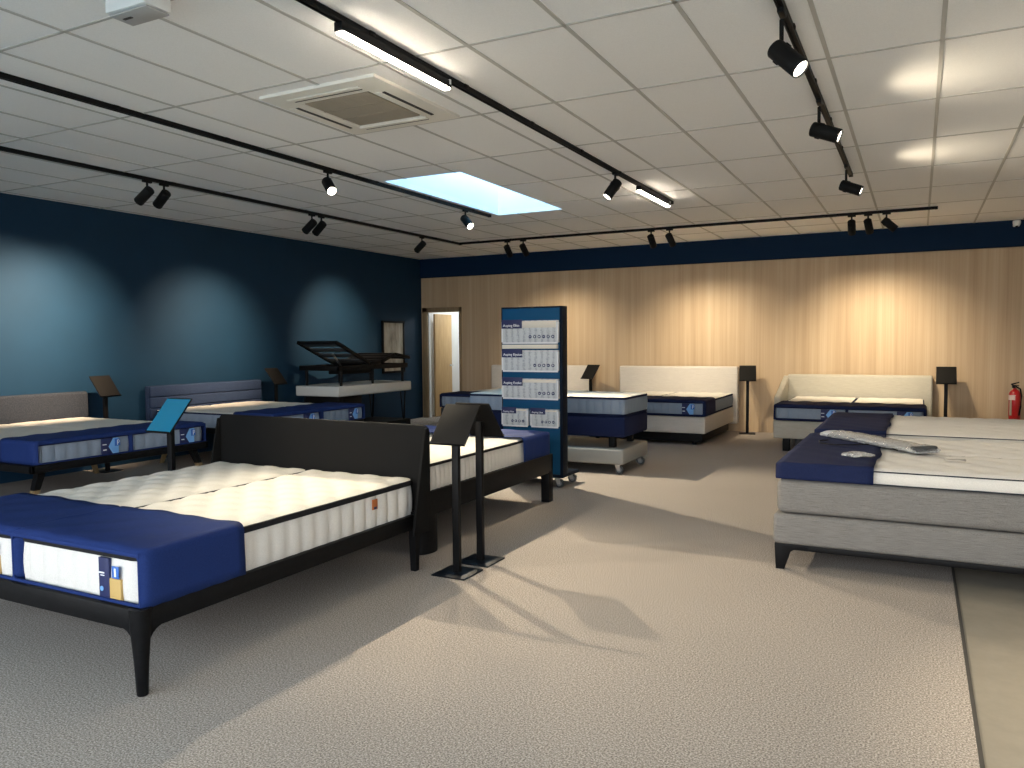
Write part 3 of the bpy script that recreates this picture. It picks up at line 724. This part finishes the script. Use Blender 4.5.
# plastic wrapped roll lying across the front toppers
pa, pb = Vector((-.66, 7.0, .735)), Vector((.05, 6.20, .735))
ax = (pb - pa); L = ax.length; ang = math.atan2(ax.y, ax.x)
t = thing('wrapped_roll', 'grey padded bar in crinkled clear plastic lying on the front boxspring toppers', 'wrapped bar', (pa.x, pa.y, .718), ang)
g = G(); secs = []
for i in range(22):
    u = i / 21; x = u * L
    hh_ = .055 - .012 * u; w_ = .075 + .035 * u
    if u in (0., 1.): hh_ *= .7
    secs.append([(x, w_ * math.copysign(abs(math.cos(a)) ** .6, math.cos(a)), max(.002, hh_ * .5 + hh_ * .5 * math.copysign(abs(math.sin(a)) ** .7, math.sin(a)))) for a in [2 * PI * k / 18 for k in range(18)]])
g.loft(secs, closed_prof=True, caps=True); g.obj('padded_bar', M['roll'], t, world=False)
g = G(); secs = []; rnd = random.Random(4)
for i in range(30):
    u = i / 29; x = .12 + u * (L - .1)
    hh_ = .066 - .012 * u; w_ = .095 + .03 * u
    if i in (0, 29): hh_ *= .55
    secs.append([(x, (w_ + rnd.uniform(-.012, .012)) * math.cos(a), max(.0, hh_ * .5 + (hh_ * .52 + rnd.uniform(-.006, .006)) * math.sin(a))) for a in [2 * PI * k / 20 for k in range(20)]])
g.loft(secs, closed_prof=True, caps=True); g.obj('plastic_sleeve', M['wrap'], t, world=False)
G().box(L - .03, L + .02, -.1, .1, .004, .05, .012).obj('end_cap', M['rubber'], t, world=False)
o = G().tube([(-.62, 6.62, .731), (-.68, 6.55, .729), (-.66, 6.42, .729), (-.55, 6.34, .729), (-.42, 6.40, .729), (-.30, 6.50, .729), (-.2, 6.40, .729), (-.12, 6.2, .729)], .0045).obj('power_cord', M['black'])
tag(o, 'thin black cord lying on the navy foot protector of the front boxspring', 'cord')
# crumpled bag and paper slip
g = G(); rnd = random.Random(11)
secs = []
for i in range(9):
    u = i / 8; x = -.45 + .20 * u; w_ = .085 * math.sin(PI * (u * .88 + .08)) ** 1.4 + .012
    secs.append([(x + rnd.uniform(-.006, .006), 5.80 + w_ * math.cos(a) + rnd.uniform(-.01, .01), max(.727, .735 + .016 * math.sin(PI * u) * math.sin(a) + rnd.uniform(-.006, .009))) for a in [2 * PI * k / 12 for k in range(12)]])
g.loft(secs, closed_prof=True, caps=True); tag(g.obj('plastic_bag', M['wrap'], smooth=False), 'crumpled clear plastic bag on the navy foot protector of the front boxspring', 'plastic bag')
g = G(); g.loft([[(x, y, .722 + .004 * math.sin(9 * x + 5 * y)) for x in (.17, .21, .25, .29)] for y in (5.86, 5.9, 5.94)])
tag(g.obj('paper_slip', M['grey_plastic'], solid=.001), 'small greyish paper slip lying on the white topper of the front boxspring', 'paper')

# ------------------------------------------------------------------ blue sample rack
rx0, rx1, ry0, ry1 = -3.965, -3.255, 7.42, 7.55
t = thing('sample_rack', 'tall petrol blue display rack of mattress samples on castors', 'display rack', ((rx0 + rx1) / 2, 7.5, 0))
G().box(rx0 + .006, rx1 - .012, ry0 + .004, ry1, .14, 1.88, .003).obj('board', M['rack_blue'], t)
g = G(); g.box(rx1 - .03, rx1, ry0, ry1, .13, 1.89, .003); g.box(rx0, rx0 + .012, ry0, ry1, .13, 1.89, .003); g.box(rx0, rx1, ry0, ry1, 1.875, 1.892, .003)
g.obj('edge_frame', M['rack_edge'], t)
G().box(rx0, rx1, ry0, 7.86, .105, .14, .006).obj('foot_board', M['rack_edge'], t)
for x in (rx1 - .07, rx0 + .04):
    for y in (ry0 + .035, 7.80): castor(x, y, t, .047, .018)
def sample(x0, x1, z0, z1, s, tsize, tagw, nicon, cream):
    f = ry0
    o = G().box(x0, x1, f - .035, f + .002, z0, z1, .004).obj('sample_panel', M['sample'], t)
    g = G(); g.box(x0 - .012, x0 + .006, f - .038, f, z0 + .005, z1 - .01, .002); g.box(x1 - .012, x1 + .004, f - .038, f, z0 + .005, z1 - .02, .002); g.box(x0, x1, f - .038, f - .03, z0 - .012, z0 + .004, .002)
    g.obj('holder', M['acrylic'], o)
    if cream: G().box(x0 + tagw, x1 - .02, f - .040, f - .034, z1 - cream, z1 - .008, .001).obj('sample_strip', M['sample_pale'], o)
    th = tsize * 1.9
    G().box(x0 - .006, x0 + tagw, f - .044, f - .034, z1 - th, z1 + .012, .001).obj('name_plate', M['label_navy'], o)
    text_mesh(s, tsize * .95, M['label_white'], 'lettering', o, (x0 + .012 - wloc(t).x, f - .0446 - wloc(t).y, z1 - th * .62), (PI / 2, 0, 0))
    n = nicon; w_ = .052 if x1 - x0 > .5 else .042
    for k in range(n):
        cx = x1 - .055 - (n - 1 - k) * w_; cz = z0 + (z1 - z0) * .27
        q = w_ * .33
        G().cyl((cx, f - .034, cz), (cx, f - .039, cz), q, None, 16).obj('icon', M['label_navy'], o)
        gg = G()
        if k % 3 == 0: gg.box(cx - q * .5, cx + q * .5, f - .0405, f - .0385, cz - q * .12, cz + q * .12)
        elif k % 3 == 1: gg.box(cx - q * .45, cx + q * .45, f - .0405, f - .0385, cz + q * .1, cz + q * .4); gg.box(cx - q * .14, cx + q * .14, f - .0405, f - .0385, cz - q * .55, cz + q * .1)
        else: gg.cyl((cx, f - .0385, cz), (cx, f - .0405, cz), q * .42, None, 12)
        gg.obj('pictogram', M['label_white'], o)
sample(rx0 + .032, rx1 - .035, 1.515, 1.745, 'Auping Elite', .042, .235, 6, .075)
G().box(rx0 + .03, rx1 - .045, ry0 - .045, ry0, 1.452, 1.495, .004).obj('sample_strip', M['sample_pale'], t)
sample(rx0 + .032, rx1 - .035, 1.220, 1.437, 'Auping Elysium', .040, .235, 5, 0)
sample(rx0 + .032, rx1 - .035, .931, 1.138, 'Auping Evolve', .040, .235, 4, .04)
sample(rx0 + .025, rx0 + .325, .64, .82, 'Auping Noa', .028, .165, 4, .022)
sample(rx0 + .365, rx1 - .035, .64, .82, 'Auping Uno', .028, .165, 4, .022)

# ------------------------------------------------------------------ fire extinguisher, camera, cassette, alarm
t = thing('fire_extinguisher', 'red fire extinguisher hanging on the oak wall at the right edge', 'fire extinguisher', (1.24, 13.28, .28))
G().lathe([(.068, 0), (.076, .012), (.076, .42), (.070, .46), (.05, .495), (.025, .51), (.02, .53)], (1.24, 13.28, .28)).obj('cylinder', M['red'], t)
G().box(1.205, 1.245, 13.25, 13.31, .81, .845, .004).obj('valve', M['black'], t)
g = G(); g.prism([(1.19, .85), (1.29, .885), (1.29, .90), (1.19, .87)], 'y', 13.268, 13.292); g.prism([(1.20, .845), (1.29, .835), (1.29, .848), (1.20, .858)], 'y', 13.268, 13.292); g.obj('lever', M['black'], t)
G().tube([(1.25, 13.27, .83), (1.30, 13.24, .80), (1.315, 13.22, .70), (1.305, 13.21, .55), (1.29, 13.22, .42)], .011).obj('hose', M['black'], t)
l = G(); l.loft([[(1.225 + .0772 * math.sin(a), 13.28 - .0772 * math.cos(a), z) for a in [-1.0 + 1.3 * k / 8 for k in range(9)]] for z in (.64, .71)]); l.obj('label', M['red_label'], t)
l = G(); l.loft([[(1.225 + .0772 * math.sin(a), 13.28 - .0772 * math.cos(a), z) for a in [-.75 + .4 * k / 4 for k in range(5)]] for z in (.42, .64)]); l.obj('instructions', M['ac_grille'], t)
G().box(1.20, 1.25, 13.34, 13.4, .5, .76, .004).obj('bracket', M['black'], t)

t = thing('security_camera', 'small white dome camera high on the navy band at the right edge', 'security camera', (1.20, 13.36, 3.13))
G().box(1.17, 1.25, 13.33, 13.37, 3.11, 3.20, .01).obj('mount', M['white_plastic'], t)
G().lathe([(.012, -.05), (.038, -.035), (.05, 0), (.05, .03), (.045, .04)], (1.21, 13.29, 3.15)).obj('dome', M['white_plastic'], t)
G().cyl((1.21, 13.27, 3.11), (1.21, 13.265, 3.095), .018).obj('lens', M['black'], t)

ax0, ax1, ay0, ay1 = -4.03, -3.06, 4.06, 5.10
t = thing('ceiling_cassette', 'cream square air conditioning cassette in the ceiling', 'air conditioner', ((ax0 + ax1) / 2, (ay0 + ay1) / 2, H))
zc = H - .026
b = bmesh.new()
def rloop(i, z): return [b.verts.new((x, y, z)) for x, y in ((ax0 + i, ay0 + i), (ax1 - i, ay0 + i), (ax1 - i, ay1 - i), (ax0 + i, ay1 - i))]
loops = [rloop(0, H), rloop(0, H - .02), rloop(.03, zc), rloop(.19, zc - .004), rloop(.205, zc + .01), rloop(.215, zc + .01)]
for A, B in zip(loops, loops[1:]):
    for k in range(4): b.faces.new((A[k], A[(k + 1) % 4], B[(k + 1) % 4], B[k]))
g = G(); g._merge(b); bmesh.ops.recalc_face_normals(g.bm, faces=g.bm.faces); g.obj('panel', M['ac'], t)
gr = G().box(ax0 + .213, ax1 - .213, ay0 + .213, ay1 - .213, zc - .002, zc + .012, .002).obj('intake_grille', M['ac_grille'], t)
g = G()
n = 26
for k in range(n):
    y = ay0 + .22 + (ay1 - ay0 - .43) * k / n; g.box(ax0 + .225, ax1 - .225, y, y + .006, zc - .004, zc + .001)
for k in (1, 2): 
    x = ay0 + .213 + (ay1 - ay0 - .426) * k / 3; g.box(ax0 + .215, ax1 - .215, x - .008, x + .008, zc - .006, zc)
g.obj('louvre', M['ac_grille'], gr, smooth=False)
for x0, x1, y0, y1 in ((ax0 + .2, ax1 - .2, ay0 + .115, ay0 + .14), (ax0 + .2, ax1 - .2, ay1 - .14, ay1 - .115), (ax0 + .10, ax0 + .125, ay0 + .25, ay1 - .2), (ax1 - .125, ax1 - .10, ay0 + .25, ay1 - .2)):
    s_ = G().box(x0, x1, y0, y1, zc - .007, zc - .001).obj('air_slot', M['dark_slot'], t)
    vx = y1 - y0 > x1 - x0
    if vx: G().box(x0 - .045, x0 + .002, y0 - .02, y1 + .02, zc - .012, zc - .003, .004).obj('flap', M['ac'], s_)
    else: G().box(x0 - .02, x1 + .02, y0 - .045, y0 + .002, zc - .012, zc - .003, .004).obj('flap', M['ac'], s_)

t = thing('emergency_light', 'small white box light on the ceiling near the top left', 'emergency light', (-3.36, 2.6, H))
G().box(-3.505, -3.225, 2.54, 2.69, H - .095, H, .006).obj('housing', M['white_plastic'], t)
G().box(-3.495, -3.23, 2.555, 2.685, H - .107, H - .099, .003).obj('diffuser', M['grey_plastic'], t)
G().box(-3.46, -3.40, 2.60, 2.615, H - .110, H - .106, .001).obj('indicator', M['dark_slot'], t)

# ------------------------------------------------------------------ lighting tracks and lamps
TZ = H - .035
def track(label, x0, x1, y0, y1):
    t = thing('lighting_track', label, 'lighting track', ((x0 + x1) / 2, (y0 + y1) / 2, H))
    al = 'y' if y1 - y0 > x1 - x0 else 'x'
    g = G(); w_ = .018
    if al == 'y':
        x = (x0 + x1) / 2; g.box(x - w_, x + w_, y0, y1, TZ + .008, H, .002); g.box(x - w_, x - w_ + .009, y0, y1, TZ, TZ + .01); g.box(x + w_ - .009, x + w_, y0, y1, TZ, TZ + .01)
    else:
        y = (y0 + y1) / 2; g.box(x0, x1, y - w_, y + w_, TZ + .008, H, .002); g.box(x0, x1, y - w_, y - w_ + .009, TZ, TZ + .01); g.box(x0, x1, y + w_ - .009, y + w_, TZ, TZ + .01)
    g.obj('rail', M['black_metal'], t)
    a, b_ = (y0, y1) if al == 'y' else (x0, x1)
    k = a + .7
    while k < b_ - .3:
        if al == 'y': G().box((x0 + x1) / 2 - w_ - .006, (x0 + x1) / 2 + w_ + .006, k, k + .05, TZ + .012, H, .002).obj('clip', M['black_metal'], t)
        else: G().box(k, k + .05, (y0 + y1) / 2 - w_ - .006, (y0 + y1) / 2 + w_ + .006, TZ + .012, H, .002).obj('clip', M['black_metal'], t)
        k += 1.0
    for e in (a, b_):
        if al == 'y': G().box((x0 + x1) / 2 - w_ - .002, (x0 + x1) / 2 + w_ + .002, e - .004, e + .03, TZ - .002, H, .002).obj('end_cap', M['black'], t)
        else: G().box(e - .004, e + .03, (y0 + y1) / 2 - w_ - .002, (y0 + y1) / 2 + w_ + .002, TZ - .002, H, .002).obj('end_cap', M['black'], t)
    return t
T1, T2, T3, T4, TB = -5.065, -6.925, -2.68, -.64, 11.48
track('long black ceiling track with two lit spots, ending beside the skylight', T1 - .01, T1 + .01, 1.0, 9.16)
track('black ceiling track nearest the blue wall, carrying five dark spots', T2 - .01, T2 + .01, 1.0, TB + .018)
track('black ceiling track carrying the two glowing linear lamps', T3 - .01, T3 + .01, .8, 9.40)
track('black ceiling track at the right carrying three spots aimed right', T4 - .01, T4 + .01, .8, 8.75)
track('black ceiling track running along the oak wall', T2 + .02, .16, TB - .01, TB + .01)

WARM = (1, .85, .62)
proto = None
def spot(label, x, y, aim, watts, ang=62, blend=1.0, along='y', drop=.075, col=WARM, grp='black track spots'):
    global proto
    d = (Vector(aim) - Vector((x, y, TZ - drop - .08))).normalized()
    t = thing('track_spotlight', label, 'spotlight', (x, y, TZ), 0, grp)
    if proto is None:
        proto = {}
        proto['ad'] = G().box(-.016, .016, -.05, .05, -.022, .004, .003).obj('adapter', M['black_metal'], t, world=False)
        proto['arm'] = G().cyl((0, 0, -.02), (0, 0, -.075), .011, None, 12).obj('arm', M['black_metal'], t, world=False)
        h = G(); h.lathe([(.036, -.055), (.046, -.05), (.050, -.044), (.050, .145), (.0475, .150), (.0435, .150), (.0425, .138)], (0, 0, 0), 28)
        proto['h'] = h.obj('housing', M['black'], t, world=False)
        proto['yoke'] = G().box(-.006, .006, -.055, .055, -.012, .022, .003).obj('yoke', M['black_metal'], proto['h'], world=False)
        proto['l'] = G().cyl((0, 0, .134), (0, 0, .140), .0425, None, 28).obj('lens', M['lens'], proto['h'], world=False)
        ad, arm, hs = proto['ad'], proto['arm'], proto['h']
    else:
        ad, arm, hs = (proto[k].copy() for k in ('ad', 'arm', 'h'))
        for o in (ad, arm, hs): C.objects.link(o); o.parent = t
        for k in ('yoke', 'l'):
            c = proto[k].copy(); C.objects.link(c); c.parent = hs
    arm.scale = (1, 1, (drop + .0) / .075)
    if along == 'x': ad.rotation_euler = (0, 0, PI / 2)
    hs.location = (0, 0, -drop - .045)
    q = d.to_track_quat('Z', 'Y'); hs.rotation_mode = 'QUATERNION'; hs.rotation_quaternion = q
    if watts:
        ld = bpy.data.lights.new('spot_beam', 'SPOT'); ld.energy = watts; ld.color = col; ld.spot_size = math.radians(ang); ld.spot_blend = blend; ld.shadow_soft_size = .008
        lo = bpy.data.objects.new('spot_beam', ld); C.objects.link(lo); lo.parent = t
        lo.location = Vector((0, 0, -drop - .045)) + d * .165
        lo.rotation_mode = 'QUATERNION'; lo.rotation_quaternion = d.to_track_quat('-Z', 'Y')
    return t
WW = 400
spot('black spot at the blue wall track, first of the pair over the charcoal headboard bed', T2, 5.42, (-9, 5.20, 1.6), WW, 60, col=(1, .74, .50))
spot('black spot at the blue wall track, second of the pair over the charcoal headboard bed', T2, 5.62, (-9, 5.75, 1.55), WW, 60, col=(1, .74, .50))
spot('black blue wall track spot, first of the pair over the slate blue headboard bed', T2, 7.84, (-9, 7.75, 1.45), WW * .5, 60, col=(1, .74, .50))
spot('black blue wall track spot, second of the pair over the slate blue headboard bed', T2, 8.02, (-9, 8.15, 1.40), WW * .5, 60, col=(1, .74, .50))
spot('single black spot near the corner end of the blue wall track', T2, 10.35, (-9, 10.7, 1.55), WW * .7, 60, col=(1, .74, .50))
FL = 262
spot('lit black spot hanging left of the skylight, nearest the cassette', T1, 5.97, (-2.0, 4.1, .2), FL, 64, .8)
spot('blue lit black spot hanging at the end of the skylight side track', T1, 8.55, (-2.0, 7.0, .2), FL * 1.4, 76, .7)
spot('black spot on the skylight side track out of the top of the photo', T1, 2.0, (-2.0, 4.6, .2), FL * .8, 62, .8)
spot('black spot with lit lens between the two linear lamps on the middle track', T3, 7.42, (-4.1, 6.1, .5), FL * .4, 60)
spot('large black spot with glowing lens, nearest on the right hand track', T4, 4.22, (.75, 3.72, 1.45), FL * .9, 78, 1., drop=.165)
spot('black spot in the middle of the right hand track', T4, 5.90, (1.7, 5.75, 1.95), FL * .11, 150, 1., drop=.16)
spot('black spot at the far end of the right hand track', T4, 8.2, (1.7, 8.1, 1.95), FL * .11, 150, 1., drop=.15)
BW = 100
spot('black spot over the hidden cream headboard, first of its pair by the skylight corner', -6.01, TB, (-5.95, 13.4, .95), BW * .6, 76, along='x')
spot('black spot over the hidden cream headboard, second of its pair', -5.72, TB, (-5.45, 13.4, .95), BW * .6, 76, along='x')
spot('black spot over the cream headboard bed, first of its pair below the far linear lamp', -3.58, TB, (-3.4, 13.4, .95), BW, 76, along='x')
spot('black spot over the cream headboard bed, second of its pair below the far linear lamp', -3.30, TB, (-2.75, 13.4, .95), BW, 76, along='x')
spot('black spot over the sand headboard bed, upright first of three', -.82, TB, (-.85, 13.4, .95), BW * 1.2, 78, along='x')
spot('black spot over the sand headboard bed, upright second of three', -.62, TB, (-.25, 13.4, .95), BW * 1.2, 78, along='x')
spot('tilted black spot at the right end of the oak wall track', -.40, TB, (.7, 11.75, 2.0), FL * .4, 60, along='x')

def linear(label, y0, y1):
    t = thing('linear_lamp', label, 'lamp', (T3, (y0 + y1) / 2, TZ))
    z1 = TZ - .0; z0 = TZ - .046
    G().box(T3 - .026, T3 + .026, y0, y1, z0, z1, .003).obj('housing', M['black_metal'], t)
    G().box(T3 - .024, T3 + .024, y0 + .012, y1 - .012, z0 - .011, z0 + .002, .004).obj('diffuser', M['tube'], t)
    G().box(T3 - .005, T3 + .032, y1 - .03, y1 - .015, z0 + .02, z0 + .05, .002).obj('latch', M['white_plastic'], t)
linear('glowing linear lamp on the ceiling track, the longer one at the top of the photo', 3.26, 4.33)
linear('glowing linear lamp on the ceiling track, the one beyond the skylight', 8.14, 9.27)

# ------------------------------------------------------------------ light: sky through skylight and shopfront
w = bpy.data.worlds.new('sky'); SC.world = w; w.use_nodes = True
n = w.node_tree.nodes; l = w.node_tree.links
bg = n['Background']; bg.inputs['Strength'].default_value = 11.5
tc = n.new('ShaderNodeTexCoord'); sx = n.new('ShaderNodeSeparateXYZ'); l.new(tc.outputs['Generated'], sx.inputs[0])
l.new(ramp(n, l, sx.outputs['Z'], [(0, (.52, .57, .65)), (.25, (.42, .54, .70)), (.7, (.028, .112, .178))]), bg.inputs['Color'])
def portal(name, loc, sx, sy, rot):
    ld = bpy.data.lights.new(name, 'AREA'); ld.shape = 'RECTANGLE'; ld.size = sx; ld.size_y = sy; ld.cycles.is_portal = True
    o = bpy.data.objects.new(name, ld); C.objects.link(o); o.location = loc; o.rotation_euler = rot
portal('skylight_portal', ((SX0 + SX1) / 2, (SY0 + SY1) / 2, H + sh + .03), SX1 - SX0, SY1 - SY0, (0, 0, 0))
portal('shopfront_portal', ((-7.9 + XR) / 2, YF - .1, 1.65), XR + 7.9, 2.8, (-PI / 2, 0, PI))
# ceiling lamp in the rear room
ld = bpy.data.lights.new('rear_room_lamp', 'POINT'); ld.energy = 22; ld.color = (.9, .97, 1); ld.shadow_soft_size = .1
lo = bpy.data.objects.new('rear_room_lamp', ld); C.objects.link(lo); lo.location = (-8.0, 14.7, 2.5)

# ------------------------------------------------------------------ camera
yaw, pitch, roll, f = .477743, -.0530334, -.0079288, 784.78
cy, sy, cp, sp = math.cos(yaw), math.sin(yaw), math.cos(pitch), math.sin(pitch)
F = Vector((-sy * cp, cy * cp, sp)); Rr = Vector((cy, sy, 0)); U = Rr.cross(F)
c, s = math.cos(roll), math.sin(roll)
X = c * Rr + s * U; Yv = -s * Rr + c * U
cam = bpy.data.cameras.new('camera'); co = bpy.data.objects.new('camera', cam); C.objects.link(co)
cam.sensor_width = 36; cam.sensor_fit = 'HORIZONTAL'; cam.lens = f / 1024 * 36; cam.clip_start = .05; cam.clip_end = 200
m = Matrix((( X.x, Yv.x, -F.x, 0), (X.y, Yv.y, -F.y, 0), (X.z, Yv.z, -F.z, 1.52), (0, 0, 0, 1)))
co.matrix_world = m
SC.camera = co
vs = SC.view_settings
SC.display_settings.display_device = 'sRGB'
vs.view_transform = 'Standard'; vs.look = 'None'; vs.exposure = 1.0; vs.gamma = 1; vs.use_curve_mapping = False
SC.cycles.max_bounces = 8; SC.cycles.diffuse_bounces = 5; SC.cycles.transparent_max_bounces = 12
SC.cycles.sample_clamp_indirect = 6
SC.cycles.caustics_reflective = False; SC.cycles.caustics_refractive = False
